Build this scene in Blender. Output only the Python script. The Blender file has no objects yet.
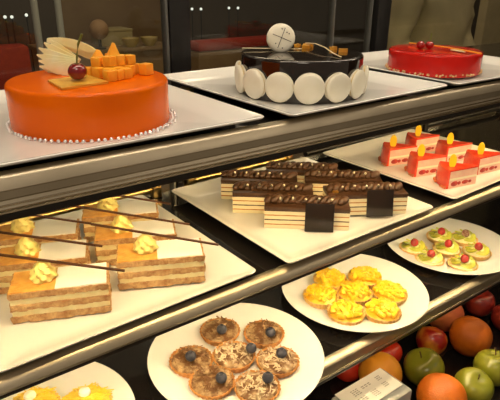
import bpy, bmesh, math, random
from mathutils import Vector, Matrix, noise as mnoise
random.seed(7)
S = bpy.context.scene
COL = S.collection
R = math.radians
TOP, MID, BOT, FRUIT = 1.293, 1.104, 0.920, 0.750      # shelf surfaces (metres above the floor)

# ------------------------------------------------------------------ materials
def nodes_of(m):
    m.use_nodes = True
    return m.node_tree.nodes, m.node_tree.links

def mat(name, col, rough=.5, metal=0., var=None, vscale=60., bump=0., bscale=200., spec=.5, coat=0., sss=0., ssr=(.01, .005, .003), trans=0., ior=1.45, detail=3., emit=None, estr=0., contrast=(.35, .65)):
    m = bpy.data.materials.new(name)
    n, l = nodes_of(m)
    b = n['Principled BSDF']
    b.inputs['Base Color'].default_value = (*col, 1)
    b.inputs['Roughness'].default_value = rough
    b.inputs['Metallic'].default_value = metal
    b.inputs['Specular IOR Level'].default_value = spec
    b.inputs['Coat Weight'].default_value = coat
    b.inputs['Coat Roughness'].default_value = .06
    b.inputs['IOR'].default_value = ior
    b.inputs['Transmission Weight'].default_value = trans
    if sss:
        b.inputs['Subsurface Weight'].default_value = sss
        b.inputs['Subsurface Radius'].default_value = ssr
        b.inputs['Subsurface Scale'].default_value = 1.
    if emit:
        b.inputs['Emission Color'].default_value = (*emit, 1)
        b.inputs['Emission Strength'].default_value = estr
    if var or bump:
        tc = n.new('ShaderNodeTexCoord')
    if var:
        t = n.new('ShaderNodeTexNoise'); t.inputs['Scale'].default_value = vscale; t.inputs['Detail'].default_value = detail
        r = n.new('ShaderNodeValToRGB')
        r.color_ramp.elements[0].position = contrast[0]; r.color_ramp.elements[1].position = contrast[1]
        r.color_ramp.elements[0].color = (*col, 1); r.color_ramp.elements[1].color = (*var, 1)
        l.new(tc.outputs['Object'], t.inputs['Vector']); l.new(t.outputs['Fac'], r.inputs['Fac']); l.new(r.outputs['Color'], b.inputs['Base Color'])
    if bump:
        t2 = n.new('ShaderNodeTexNoise'); t2.inputs['Scale'].default_value = bscale; t2.inputs['Detail'].default_value = 3
        bp = n.new('ShaderNodeBump'); bp.inputs['Strength'].default_value = bump; bp.inputs['Distance'].default_value = .002
        l.new(tc.outputs['Object'], t2.inputs['Vector']); l.new(t2.outputs['Fac'], bp.inputs['Height']); l.new(bp.outputs['Normal'], b.inputs['Normal'])
    return m

def glass_mat(name, tint, gl=.08):
    m = bpy.data.materials.new(name)
    n, l = nodes_of(m)
    n.remove(n['Principled BSDF'])
    o = n['Material Output']
    tr = n.new('ShaderNodeBsdfTransparent'); tr.inputs['Color'].default_value = (*tint, 1)
    g = n.new('ShaderNodeBsdfGlossy'); g.inputs['Roughness'].default_value = .02; g.inputs['Color'].default_value = (.9, .9, .9, 1)
    fr = n.new('ShaderNodeLayerWeight'); fr.inputs['Blend'].default_value = .5
    pw = n.new('ShaderNodeMath'); pw.operation = 'POWER'; pw.inputs[1].default_value = 5.
    ma = n.new('ShaderNodeMath'); ma.operation = 'MULTIPLY_ADD'; ma.inputs[1].default_value = .6; ma.inputs[2].default_value = .03
    mx = n.new('ShaderNodeMixShader')
    l.new(fr.outputs['Facing'], pw.inputs[0]); l.new(pw.outputs[0], ma.inputs[0]); l.new(ma.outputs[0], mx.inputs['Fac']); l.new(tr.outputs[0], mx.inputs[1]); l.new(g.outputs[0], mx.inputs[2]); l.new(mx.outputs[0], o.inputs['Surface'])
    return m

M = {}
M['china'] = mat('white_china', (.82, .80, .76), .16, spec=.5, coat=.35)
M['shelf'] = mat('dark_glass_shelf', (.012, .010, .009), .10, spec=.5)
M['steel'] = mat('brushed_steel', (.52, .45, .335), .40, 1., var=(.46, .395, .29), vscale=20, bump=.02, bscale=90)
M['steel_bright'] = mat('bright_steel', (.62, .55, .42), .18, 1.)
M['gasket'] = mat('black_gasket', (.018, .014, .011), .35)
M['brass'] = mat('warm_brass', (.75, .55, .22), .28, 1.)
M['frame'] = mat('black_frame', (.012, .011, .011), .35)
M['framelight'] = mat('grey_edge', (.22, .22, .21), .3, .8)
M['glass'] = glass_mat('back_glass', (.86, .88, .85))
M['tube'] = mat('lamp_tube', (1, .9, .7), .4, emit=(1., .75, .38), estr=50.)
M['tubemid'] = mat('lamp_tube_mid', (1, .9, .7), .4, emit=(1., .77, .42), estr=78.)
M['tubetop'] = mat('lamp_tube_top', (1, .95, .85), .4, emit=(1., .86, .66), estr=34.)
M['tubelow'] = mat('lamp_tube_low', (1, .9, .7), .4, emit=(1., .70, .36), estr=9.)
# cakes
M['orange_glaze'] = mat('orange_glaze', (.78, .122, .0), .22, spec=.14, coat=.14, var=(.82, .142, .0), vscale=18)
M['red_glaze'] = mat('red_glaze', (.54, .007, .004), .2, spec=.2, coat=.22, var=(.60, .012, .006), vscale=22)
M['wedge_glaze'] = mat('strawberry_jelly', (.78, .045, .018), .2, coat=.5, var=(.84, .08, .03), vscale=60, sss=.2)
M['dark_glaze'] = mat('dark_chocolate_glaze', (.010, .0045, .003), .10, coat=.8)
M['choc'] = mat('chocolate', (.045, .018, .008), .34, var=(.07, .03, .013), vscale=120)
M['choc_matt'] = mat('chocolate_ganache', (.060, .025, .010), .42, var=(.085, .036, .015), vscale=150, bump=.3)
M['choc_plaque'] = mat('chocolate_plaque', (.016, .009, .006), .22)
M['choc_stick'] = mat('chocolate_stick', (.075, .026, .010), .4)
M['sponge'] = mat('joconde_sponge', (.62, .44, .20), .8, var=(.72, .56, .30), vscale=400, bump=.5)
M['bcream'] = mat('butter_cream', (.86, .76, .52), .5, bump=.15)
M['pearl'] = mat('silver_pearl', (.93, .93, .94), .2, .55)
M['gpearl'] = mat('ivory_pearl', (.92, .84, .62), .2, .3)
M['gold'] = mat('gold_leaf', (.85, .52, .12), .3, .9, bump=.6)
M['cherry'] = mat('dark_cherry', (.16, .004, .008), .12, coat=.8, var=(.24, .006, .01), vscale=50)
M['cherry_red'] = mat('red_cherry', (.36, .008, .006), .12, coat=.8)
M['stem'] = mat('fruit_stem', (.16, .18, .03), .5)
M['stem_brown'] = mat('brown_stem', (.09, .05, .02), .6)
M['apple_slice'] = mat('apple_flesh', (.90, .88, .60), .4, var=(.86, .80, .42), vscale=60, sss=.1)
M['apple_slice_y'] = mat('apple_flesh_yellow', (.90, .76, .34), .4, var=(.92, .85, .52), vscale=60, sss=.1)
M['wafer'] = mat('golden_wafer', (.72, .40, .05), .4, var=(.62, .30, .03), vscale=60)
M['mango'] = mat('mango_flesh', (.88, .34, .018), .35, var=(.92, .44, .04), vscale=80, sss=.2)
M['macaron'] = mat('white_macaron', (.80, .75, .60), .45, var=(.84, .80, .68), vscale=40, bump=.1, bscale=500)
M['filling'] = mat('macaron_filling', (.66, .52, .28), .6, bump=.4)
M['ink'] = mat('dark_chocolate_line', (.012, .008, .006), .4)
M['white_choc'] = mat('white_chocolate', (.80, .66, .40), .4)
M['peel'] = mat('candied_peel', (.74, .36, .04), .3, var=(.62, .24, .02), vscale=150, coat=.4)
M['crumb'] = mat('almond_crumb', (.60, .34, .14), .8, var=(.72, .50, .26), vscale=300)
M['puff'] = mat('puff_pastry', (.62, .40, .185), .75, var=(.36, .17, .06), vscale=160, bump=.8, bscale=350, detail=6)
M['puff_glaze'] = mat('apricot_glazed_pastry', (.66, .30, .055), .3, var=(.80, .44, .10), vscale=90, bump=.5, coat=.3)
M['custard'] = mat('vanilla_custard', (.88, .78, .46), .45, var=(.84, .70, .36), vscale=120, bump=.3, sss=.1)
M['icing'] = mat('white_fondant', (.86, .84, .80), .28, coat=.2, bump=.1, bscale=60)
M['rosette'] = mat('lemon_cream', (.84, .70, .24), .4, sss=.15, bump=.1)
M['mousse'] = mat('pale_pink_mousse', (.80, .46, .36), .5, var=(.83, .55, .43), vscale=90, sss=.15)
M['white_mousse'] = mat('cream_mousse', (.88, .78, .58), .5, sss=.1)
M['berry_cut'] = mat('strawberry_cut', (.28, .012, .016), .3, var=(.55, .05, .03), vscale=120)
M['oval'] = mat('yellow_chocolate', (.90, .56, .012), .35)
M['tart_shell'] = mat('golden_tart_shell', (.82, .55, .20), .7, var=(.70, .38, .10), vscale=90, bump=.6, bscale=300)
M['tart_brown'] = mat('brown_tart_shell', (.60, .29, .085), .7, var=(.46, .19, .045), vscale=100, bump=.6, bscale=300)
M['shaving'] = mat('milk_chocolate_shavings', (.17, .075, .025), .5, var=(.55, .38, .20), vscale=70, contrast=(.45, .68))
M['shaving_pale'] = mat('sugared_shavings', (.72, .57, .38), .6, var=(.22, .10, .04), vscale=75, contrast=(.45, .65))
M['blueberry'] = mat('blueberry', (.030, .032, .050), .45, var=(.075, .075, .10), vscale=120)
M['mango_dice'] = mat('yellow_mango', (.95, .52, .012), .3, var=(.96, .62, .05), vscale=70, coat=.3, sss=.15)
M['kiwi'] = mat('kiwi_flesh', (.42, .44, .020), .3, var=(.56, .55, .07), vscale=120, coat=.4, sss=.15)
M['kiwi_core'] = mat('kiwi_core', (.74, .72, .36), .4)
M['seed'] = mat('kiwi_seed', (.02, .015, .01), .4)
M['grape'] = mat('red_grape', (.36, .022, .016), .15, coat=.7, var=(.48, .04, .03), vscale=120)
M['grape_dark'] = mat('dusky_grape', (.20, .05, .03), .2, coat=.5, var=(.55, .38, .28), vscale=130)
M['shred'] = mat('yellow_shreds', (.93, .62, .03), .4, var=(.95, .72, .12), vscale=80)
M['dollop'] = mat('white_dollop', (.90, .86, .74), .4, sss=.1)
# fruit
M['apple_green'] = mat('green_apple_skin', (.17, .185, .009), .3, var=(.24, .235, .018), vscale=25, coat=.3)
M['orange_skin'] = mat('orange_skin', (.50, .112, .005), .45, var=(.54, .135, .008), vscale=40, bump=.35, bscale=420)
M['orange_pale'] = mat('pale_orange_skin', (.78, .30, .02), .45, var=(.82, .36, .03), vscale=30, bump=.3, bscale=420)
M['nectarine'] = mat('nectarine_skin', (.34, .014, .008), .3, var=(.70, .26, .02), vscale=24, coat=.3, contrast=(.44, .62))
M['peach'] = mat('peach_skin', (.52, .11, .04), .55, var=(.62, .20, .06), vscale=22)
M['apple_red'] = mat('red_apple_skin', (.20, .012, .010), .3, var=(.36, .04, .02), vscale=28, coat=.3)
M['pepper_red'] = mat('tomato_red_skin', (.60, .03, .012), .25, var=(.66, .05, .02), vscale=25, coat=.4)
M['paper'] = mat('printed_card', (.90, .87, .78), .7)
M['print'] = mat('grey_print', (.33, .30, .26), .7)
M['clear'] = glass_mat('clear_plastic', (.93, .93, .92))
n_, l_ = nodes_of(M['clear']); d_ = n_.new('ShaderNodeBsdfDiffuse'); d_.inputs['Color'].default_value = (.80, .78, .72, 1); m_ = n_.new('ShaderNodeMixShader'); m_.inputs['Fac'].default_value = .35
o_ = n_['Material Output']; src_ = o_.inputs['Surface'].links[0].from_socket; l_.new(src_, m_.inputs[1]); l_.new(d_.outputs[0], m_.inputs[2]); l_.new(m_.outputs[0], o_.inputs['Surface'])
# room
M['floor'] = mat('tan_tile_floor', (.34, .26, .17), .35, var=(.30, .22, .14), vscale=3)
M['wall'] = mat('dark_wall', (.060, .048, .038), .7, var=(.075, .058, .045), vscale=2)
M['panelwood'] = mat('brown_wood', (.24, .155, .075), .5, var=(.19, .115, .055), vscale=4)
M['redfabric'] = mat('red_upholstery', (.32, .03, .015), .7, var=(.27, .025, .013), vscale=30)
M['beige'] = mat('beige_cloth', (.40, .32, .19), .85, var=(.35, .28, .165), vscale=12, bump=.2, bscale=200)
M['darkcloth'] = mat('dark_cloth', (.03, .03, .034), .85)
M['skin'] = mat('skin', (.55, .33, .23), .5, sss=.1)
M['hair'] = mat('black_hair', (.012, .010, .009), .5)
M['eyewhite'] = mat('eye_white', (.8, .8, .78), .3)
M['lampglow'] = mat('lamp_glow', (1, .95, .85), .4, emit=(.9, .95, .88), estr=1.1)
M['tan'] = mat('tan_card', (.34, .27, .13), .7)
M['wicker'] = mat('wicker', (.34, .20, .10), .7, bump=.6, bscale=60)
M['ochre'] = mat('ochre_ceramic', (.44, .32, .10), .4)
M['greypaint'] = mat('pale_pillar', (.42, .42, .38), .6)

# ------------------------------------------------------------------ mesh helpers
def link(name, bm, m, parent=None, smooth=True, loc=None, rot=None):
    me = bpy.data.meshes.new(name)
    bmesh.ops.recalc_face_normals(bm, faces=bm.faces)
    bm.to_mesh(me); bm.free()
    ms = m if isinstance(m, (list, tuple)) else [m]
    for q in ms: me.materials.append(M[q])
    if smooth:
        for p in me.polygons: p.use_smooth = True
        try: me.set_sharp_from_angle(angle=R(38))
        except Exception: pass
    o = bpy.data.objects.new(name, me); COL.objects.link(o)
    if parent: o.parent = parent
    if loc: o.location = loc
    if rot: o.rotation_euler = rot
    return o

def thing(name, label, cat, loc=(0, 0, 0), rz=0., group=None):
    o = bpy.data.objects.new(name, None); COL.objects.link(o)
    o.empty_display_size = .02
    o.location = loc; o.rotation_euler = (0, 0, rz)
    return tag(o, label, cat, group)

def tag(o, label, cat, group=None):
    o['label'] = label; o['category'] = cat
    if group: o['group'] = group
    return o

def struct(o):
    o['kind'] = 'structure'; return o

def copy_tree(o, parent=None):
    c = o.copy(); COL.objects.link(c)
    if parent: c.parent = parent
    for ch in list(o.children): copy_tree(ch, c)
    return c

def dup(root, loc, rz, label, group=None):
    c = copy_tree(root); c.location = loc; c.rotation_euler = (0, 0, rz); c['label'] = label
    if group: c['group'] = group
    return c

def B(): return bmesh.new()

def box(bm, x0, x1, y0, y1, z0, z1, bev=0., mtx=None, mi=0):
    r = bmesh.ops.create_cube(bm, size=1.)
    vs = r['verts']
    for v in vs:
        v.co = Vector((x0 + (v.co.x + .5) * (x1 - x0), y0 + (v.co.y + .5) * (y1 - y0), z0 + (v.co.z + .5) * (z1 - z0)))
    fs = list({f for v in vs for f in v.link_faces})
    for f in fs: f.material_index = mi
    if bev:
        es = list({e for v in vs for e in v.link_edges})
        q = bmesh.ops.bevel(bm, geom=es, offset=bev, segments=2, profile=.5, affect='EDGES')
        vs = list({v for f in q['faces'] for v in f.verts} | {v for v in vs if v.is_valid})
        for v in vs:
            for f in v.link_faces: f.material_index = mi
    if mtx:
        for v in vs: v.co = mtx @ v.co
    return vs

def lathe(bm, prof, n=48, c=(0, 0, 0), mi=0, fn=None):
    """prof: list of (r, z); r==0 closes to a pole."""
    rings = []
    for r, z in prof:
        if r <= 1e-9: rings.append([bm.verts.new((c[0], c[1], c[2] + z))])
        else:
            ring = []
            for i in range(n):
                a = 2 * math.pi * i / n
                rr, zz = (r, z) if fn is None else fn(a, r, z)
                ring.append(bm.verts.new((c[0] + rr * math.cos(a), c[1] + rr * math.sin(a), c[2] + zz)))
            rings.append(ring)
    for a, b in zip(rings, rings[1:]):
        for i in range(n):
            j = (i + 1) % n
            if len(a) == 1 and len(b) == 1: break
            if len(a) == 1: f = bm.faces.new((a[0], b[i], b[j]))
            elif len(b) == 1: f = bm.faces.new((a[i], b[0], a[j]))
            else: f = bm.faces.new((a[i], b[i], b[j], a[j]))
            f.material_index = mi
    return bm

def ball(bm, c, r, sc=(1, 1, 1), seg=12, rot=None, mi=0):
    q = bmesh.ops.create_uvsphere(bm, u_segments=seg, v_segments=max(6, seg * 2 // 3), radius=r)
    m = Matrix.Translation(c) @ (rot.to_4x4() if rot else Matrix.Identity(4)) @ Matrix.Diagonal((*sc, 1))
    for v in q['verts']: v.co = m @ v.co
    if mi:
        for v in q['verts']:
            for f in v.link_faces: f.material_index = mi
    return q['verts']

def tube(bm, pts, r, n=8, r1=None, flat=1.):
    pts = [Vector(p) for p in pts]
    rings = []
    for i, p in enumerate(pts):
        t = (pts[min(i + 1, len(pts) - 1)] - pts[max(i - 1, 0)]).normalized()
        up = Vector((0, 0, 1)) if abs(t.z) < .95 else Vector((1, 0, 0))
        a = t.cross(up).normalized(); b = a.cross(t).normalized()
        rr = r if r1 is None else r + (r1 - r) * i / (len(pts) - 1)
        rings.append([bm.verts.new(p + a * rr * math.cos(2 * math.pi * k / n) + b * rr * flat * math.sin(2 * math.pi * k / n)) for k in range(n)])
    for a, b in zip(rings, rings[1:]):
        for k in range(n): bm.faces.new((a[k], a[(k + 1) % n], b[(k + 1) % n], b[k]))
    bm.faces.new(rings[0]); bm.faces.new(list(reversed(rings[-1])))
    return bm

def rough_box(x0, x1, y0, y1, z0, z1, amp, seg=.004, seed=0., fz=1., bm=None):
    """a crumbly slab: subdivided box with noisy faces"""
    bm = bm or B()
    nx, ny, nz = max(2, int((x1 - x0) / seg)), max(2, int((y1 - y0) / seg)), max(1, int((z1 - z0) / seg))
    V = {}
    def gv(i, j, k):
        if (i, j, k) not in V:
            p = Vector((x0 + (x1 - x0) * i / nx, y0 + (y1 - y0) * j / ny, z0 + (z1 - z0) * k / nz))
            d = mnoise.noise_vector(p * 220 + Vector((seed, seed * 1.7, 3))) * amp
            d.z *= fz
            V[(i, j, k)] = bm.verts.new(p + d)
        return V[(i, j, k)]
    for i in range(nx):
        for j in range(ny):
            bm.faces.new((gv(i, j, 0), gv(i, j + 1, 0), gv(i + 1, j + 1, 0), gv(i + 1, j, 0)))
            bm.faces.new((gv(i, j, nz), gv(i + 1, j, nz), gv(i + 1, j + 1, nz), gv(i, j + 1, nz)))
    for i in range(nx):
        for k in range(nz):
            bm.faces.new((gv(i, 0, k), gv(i + 1, 0, k), gv(i + 1, 0, k + 1), gv(i, 0, k + 1)))
            bm.faces.new((gv(i, ny, k), gv(i, ny, k + 1), gv(i + 1, ny, k + 1), gv(i + 1, ny, k)))
    for j in range(ny):
        for k in range(nz):
            bm.faces.new((gv(0, j, k), gv(0, j, k + 1), gv(0, j + 1, k + 1), gv(0, j + 1, k)))
            bm.faces.new((gv(nx, j, k), gv(nx, j + 1, k), gv(nx, j + 1, k + 1), gv(nx, j, k + 1)))
    return bm

def prism(poly, z0, z1, bev=0., bm=None):
    bm = bm or B()
    a = [bm.verts.new((x, y, z0)) for x, y in poly]; b = [bm.verts.new((x, y, z1)) for x, y in poly]
    n = len(poly)
    bm.faces.new(list(reversed(a))); bm.faces.new(b)
    for i in range(n): bm.faces.new((a[i], a[(i + 1) % n], b[(i + 1) % n], b[i]))
    if bev:
        bmesh.ops.bevel(bm, geom=[e for e in bm.edges if all(v in b for v in e.verts)], offset=bev, segments=3, profile=.5, affect='EDGES')
    return bm

# ------------------------------------------------------------------ camera
cam_d = bpy.data.cameras.new('camera'); cam = bpy.data.objects.new('camera', cam_d); COL.objects.link(cam)
rot = Matrix(((0.80526485, 0.22393175, -0.5490019), (-0.59281226, 0.32133855, -0.73845458), (0.01105205, 0.92010657, 0.39151213)))
cam.matrix_world = Matrix.Translation((0, 0, 1.45)) @ rot.to_4x4()
cam_d.sensor_width = 36.; cam_d.lens = 532.08 / 500 * 36.; cam_d.clip_start = .02
S.camera = cam

# ------------------------------------------------------------------ display case
X0, X1 = -.35, 1.75
case = thing('display_case', 'glass pastry display case with three dark shelves and steel front rails', 'display case', (0, 0, 0))
def shelf(z, name='shelf'):
    bm = B(); box(bm, X0, X1, .4465, .765, z - .009, z, .001); return link(name, bm, 'shelf', case, False)
for z in (TOP, MID, BOT): shelf(z)

def rail(z_top, z_bot, ridges, gasket_h):
    bm = B()
    zb = z_bot + gasket_h
    # bent steel profile: sloping nose, two shallow bands with a groove, small foot
    h = z_top - zb
    if h > .024:
        prof = [(.446, z_top), (.4345, z_top), (.4315, z_top - .002), (.4275, z_top - .0105), (.4285, z_top - .0115), (.4280, z_top - .0180), (.4295, z_top - .0195), (.4262, z_top - .0255), (.4275, zb + .003), (.4300, zb), (.446, zb)]
    else:
        prof = [(.446, z_top), (.4340, z_top), (.4300, z_top - .003), (.4272, zb + .0035), (.4285, zb), (.446, zb)]
    a = [bm.verts.new((X0, y, z)) for y, z in prof]; b = [bm.verts.new((X1, y, z)) for y, z in prof]
    for i in range(len(prof)):
        j = (i + 1) % len(prof); bm.faces.new((a[i], a[j], b[j], b[i]))
    bm.faces.new(a); bm.faces.new(list(reversed(b)))
    o = link('front_rail', bm, 'steel', case)
    for zr in ridges:
        r = B(); tube(r, [(X0, .4272, zr), (X1, .4272, zr)], .0009, 8); link('ridge', r, 'steel_bright', o)
    g = B(); box(g, X0, X1, .431, .446, z_bot, zb - .0003, .0008); link('gasket', g, 'gasket', o)
rail(1.3004, 1.2620, (1.2775, 1.2745, 1.2715), .008)
rail(1.1110, 1.0925, (), .0065)
rail(.9228, .891, (.905,), .009)

def tubelight(y, z, m, x0=X0 + .05, x1=X1 - .05, r=.005):
    h = B(); box(h, x0 - .02, x1 + .02, y - .006, y + .010, z + .0055, z + .0085, .001); hh = link('lamp_holder', h, 'steel', case)
    t = B(); tube(t, [(x0, y, z), (x1, y, z)], r, 10); link('light_tube', t, m, hh)
tubelight(.458, 1.2745, 'tube', x0=-.04)
tubelight(.458, 1.0855, 'tubemid', x1=.98, r=.004)
tubelight(.458, .9025, 'tubelow', r=.004)
# case canopy with its own lamp
c = B(); box(c, X0, X1, .40, .80, 1.93, 1.96, .003); link('canopy', c, 'steel', case)
t = B(); tube(t, [(X0 + .05, .47, 1.915), (X1 - .05, .47, 1.915)], .012, 10); link('light_tube', t, 'tubetop', case)
# brass back rails with small brackets
for x0, x1, m in ((X0, .372, 'brass'), (.423, .66, 'brass'), (.70, X1, 'frame')):
    r = B(); tube(r, [(x0, .757, MID + .013), (x1, .757, MID + .013)], .0065, 10); o = link('back_rail', r, m, case)
    for x in {'brass': (x0 + .008, x1 - .008), 'frame': (1.08, 1.42)}[m]:
        k = B(); box(k, x - .008, x + .008, .746, .764, MID, MID + .022, .002); link('bracket', k, m, o)
for x in (.382,):
    k = B(); box(k, x - .004, x + .004, .655, .680, TOP, TOP + .006, .001); link('shelf_clip', k, 'brass', case)
# back doors: glass with dark posts
g = B(); box(g, X0, X1, .799, .803, .75, 1.93); link('back_glass', g, 'glass', case, False)
for x0, x1 in ((.425, .462), (.917, .957), (-.34, -.30), (1.70, 1.74)):
    p = B(); box(p, x0, x1, .790, .812, .75, 1.93, .002); link('back_post', p, 'frame', case)
for x0, x1, d in ((.418, .4225, .006), (.790, .7935, .004), (.899, .902, .004)):
    p = B(); box(p, x0, x1, .794 - d / 2, .808, .75, 1.93, .0008); link('door_edge', p, 'framelight', case)
# fruit tray level and body
f = B(); box(f, X0, X1, .27, .79, FRUIT - .02, FRUIT, .002); link('fruit_deck', f, 'shelf', case)
f = B(); box(f, X0, X1, .262, .27, FRUIT - .03, FRUIT + .022, .002); link('deck_lip', f, 'steel', case)
f = B(); box(f, X0, X1, .29, .79, .0, FRUIT - .02, .004); link('plinth', f, 'panelwood', case)
for x0, x1 in ((X0 - .012, X0), (X1, X1 + .012)):
    f = B(); box(f, x0, x1, .44, .80, FRUIT - .02, 1.96); link('side_glass', f, 'glass', case, False)

# ------------------------------------------------------------------ plates
def square_plate_bm(s=.15, n=96):
    def pt(sc, z, i):
        a = 2 * math.pi * i / n
        k = i // (n // 4); u = (i % (n // 4)) / (n // 4 - 1); r = .055
        sx, sy = ((1, 1), (-1, 1), (-1, -1), (1, -1))[k]
        a = math.pi / 2 * (k + u)
        x = sx * (1 - r) + r * math.cos(a); y = sy * (1 - r) + r * math.sin(a)
        lift = .0015 * (sc ** 6)
        return (x * s * sc, y * s * sc, z + lift)
    prof = [(.0, 0.), (.60, .0), (.66, .0008), (.82, .0038), (.96, .0105), (.995, .0125), (1.0, .0140), (.992, .0150), (.955, .0140), (.90, .0100), (.80, .0060), (.76, .0055), (0., .0055)]
    bm = B(); rings = []
    for sc, z in prof:
        if sc == 0: rings.append([bm.verts.new((0, 0, z))])
        else: rings.append([bm.verts.new(pt(sc, z, i)) for i in range(n)])
    for a, b in zip(rings, rings[1:]):
        for i in range(n):
            j = (i + 1) % n
            if len(a) == 1: bm.faces.new((a[0], b[i], b[j]))
            elif len(b) == 1: bm.faces.new((a[i], b[0], a[j]))
            else: bm.faces.new((a[i], b[i], b[j], a[j]))
    return bm
def round_plate_bm(r=.129):
    k = r / .129
    prof = [(0, .0015), (.055, .0015), (.058, 0), (.064, 0), (.070, .003), (.095, .0085), (.122, .0135), (.1285, .0150), (.129, .0160), (.1280, .0168), (.120, .0158), (.095, .0110), (.078, .0068), (.068, .0050), (0, .0050)]
    return lathe(B(), [(a * k, z) for a, z in prof], 72)
sq = link('square_plate', square_plate_bm(), 'china'); sq_me = sq.data
rd = link('round_plate', round_plate_bm(), 'china')
PL = [
 ('square_plate', .196, .587, TOP, .8, 'white square plate under the orange glazed cake on the top shelf'),
 ('square_plate', .519, .583, TOP, 2.0, 'white square plate under the dark chocolate cake ringed with macarons'),
 ('square_plate', .844, .583, TOP, -1.0, 'white square plate under the red glazed cake on the top shelf'),
 ('square_plate', .188, .587, MID, 1.4, 'white square plate carrying the six cream topped mille-feuille slices'),
 ('square_plate', .531, .584, MID, .8, 'white square plate carrying the dark layered chocolate bars'),
 ('square_plate', .880, .592, MID, 2.0, 'white square plate carrying the red glazed cake wedges'),
 ('round_plate', .078, .552, BOT, 0, 'white round plate with yellow shredded tarts at the lower left corner'),
 ('round_plate', .3635, .518, BOT, 0, 'white round plate carrying seven brown tarts with blueberries'),
 ('round_plate', .636, .5415, BOT, 0, 'white round plate carrying seven yellow mango tarts'),
 ('round_plate', .925, .548, BOT, 0, 'white round plate carrying the kiwi and grape tarts'),
]
for i, (nm, x, y, z, a, lab) in enumerate(PL):
    src = sq if nm == 'square_plate' else rd
    first = (i == 0) or (i == 6)
    o = src if first else src.copy()
    if not first: COL.objects.link(o)
    o.location = (x, y, z + .0003); o.rotation_euler = (0, 0, R(a))
    tag(o, lab, 'plate', 'white square plates' if nm == 'square_plate' else 'white round plates')
ZP = .0062      # inner surface of a square plate above its shelf

# ------------------------------------------------------------------ orange cake
def cake_body(r, h, bev, name, m, parent, n=96, swell=.0):
    prof = [(0, 0), (r - .001, 0), (r, .002)] + [(r + swell * math.sin(math.pi * t), .002 + (h - bev - .002) * t) for t in (.25, .5, .75)]
    for k in range(7):
        a = k / 6 * math.pi / 2
        prof.append((r - bev + bev * math.cos(a), h - bev + bev * math.sin(a)))
    prof += [(r * .6, h + .0004), (0, h + .0004)]
    return link(name, lathe(B(), prof, n), m, parent)
oz = TOP + ZP
oc = thing('orange_cake', 'round orange glazed cake with apple fan, cherry and mango cubes on top', 'cake', (.2023, .5636, oz))
H = .0463
cake_body(.0835, H, .0042, 'glazed_body', 'orange_glaze', oc)
pb = B(); ball(pb, (0, 0, 0), .00185, seg=10)
p0 = link('silver_pearl', pb, 'pearl', oc)
cnt = 74
for i in range(cnt):
    a = R(-232 + 252 * min(i, 61) / 61 if i < 62 else -72 + 70 * (i - 62) / 11) + random.uniform(-.01, .01)
    r = (.0905 + random.uniform(-.0006, .001)) if i > 61 else .0862 + random.uniform(0, .0012)
    o = p0 if i == 0 else p0.copy()
    if i: COL.objects.link(o)
    o.location = (r * math.cos(a), r * math.sin(a), .0020 + 0)
# wafer plaque
w = B(); pts = [(.159, .562), (.157, .513), (.207, .521), (.204, .571)]
prism([(x - .2023, y - .5636) for x, y in pts], H + .0006, H + .0026, bm=w); link('wafer_plaque', w, 'wafer', oc, False)
# cherry with stem
def cherry(parent, x, y, z, r, m, stem=None, tilt=0):
    bm = B()
    prof = [(0, .22 * r)] + [(r * math.sin(t) * (1.0 + .04 * math.sin(t)), r - r * .96 * math.cos(t) + (0)) for t in [math.pi * k / 12 for k in range(2, 11)]] + [(r * .22, 1.80 * r), (0, 1.70 * r)]
    prof[0] = (0, .03 * r)
    lathe(bm, prof, 24)
    o = link('cherry', bm, m, parent, True, (x, y, z))
    if stem:
        s = B(); tube(s, [(0, 0, 1.7 * r)] + [(dx, dy, 1.7 * r + dz) for dx, dy, dz in stem], .0009, 6, .0014); link('stem', s, 'stem', o)
    return o
cherry(oc, .1835 - .2023, .541 - .5636, H + .0026, .0092, 'cherry', [(.001, -.001, .010), (.003, -.002, .020), (.007, -.005, .030)])
# apple fan: thin curved slices radiating from a pivot, standing in a plane facing the front left
RT = Vector((.805, -.593, 0)); UPV = Vector((0, 0, 1)); BK = Vector((.593, .805, 0))
def apple_slice(pivot, tip, width, off, m, name='apple_slice'):
    """pivot/tip in (right, up) offsets; off = depth behind"""
    bm = B(); px, pz = pivot; tx, tz = tip
    d = Vector((tx - px, tz - pz)); L = d.length; d.normalize(); nrm = Vector((-d.y, d.x)); n = 10
    rows = []
    for i in range(n + 1):
        t = i / n; wdt = width * (math.sin(math.pi * min(1, .12 + .80 * t)) ** .75) * (1 if t < .8 else (1 - (t - .8) * 3.2))
        bend = .10 * L * math.sin(math.pi * t)
        row = []
        for s, dd in ((-1, 0), (1, 0), (1, .0012), (-1, .0012)):
            q = Vector((px, pz)) + d * L * t + nrm * (s * max(wdt, .0006) / 2 + bend * .6)
            row.append(bm.verts.new(RT * q.x + UPV * q.y + BK * (off + dd + .004 * (t - .5) ** 2)))
        rows.append(row)
    for a, b in zip(rows, rows[1:]):
        for k in range(4): bm.faces.new((a[k], a[(k + 1) % 4], b[(k + 1) % 4], b[k]))
    bm.faces.new(rows[0]); bm.faces.new(list(reversed(rows[-1])))
    return link(name, bm, m, oc, True, (.190 - .2023, .588 - .5636, H + .002))
left_tips = [(-.008, -.001), (-.020, .002), (-.029, .007), (-.033, .013), (-.0345, .019), (-.032, .026), (-.026, .0315), (-.020, .034)]
for k, tp in enumerate(left_tips):
    apple_slice((.010, .012), tp, .0105, -.002 + .0016 * k, 'apple_slice' if k < 6 else 'apple_slice_y')
for k, tp in enumerate([(.0325, .020), (.031, .0155), (.027, .012), (.034, .0175)]):
    apple_slice((-.024, .0335), tp, .0095, .011 + .0016 * k, 'apple_slice_y')
apple_slice((.004, .002), (-.038, .005), .010, .016, 'apple_slice_y')
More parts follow.
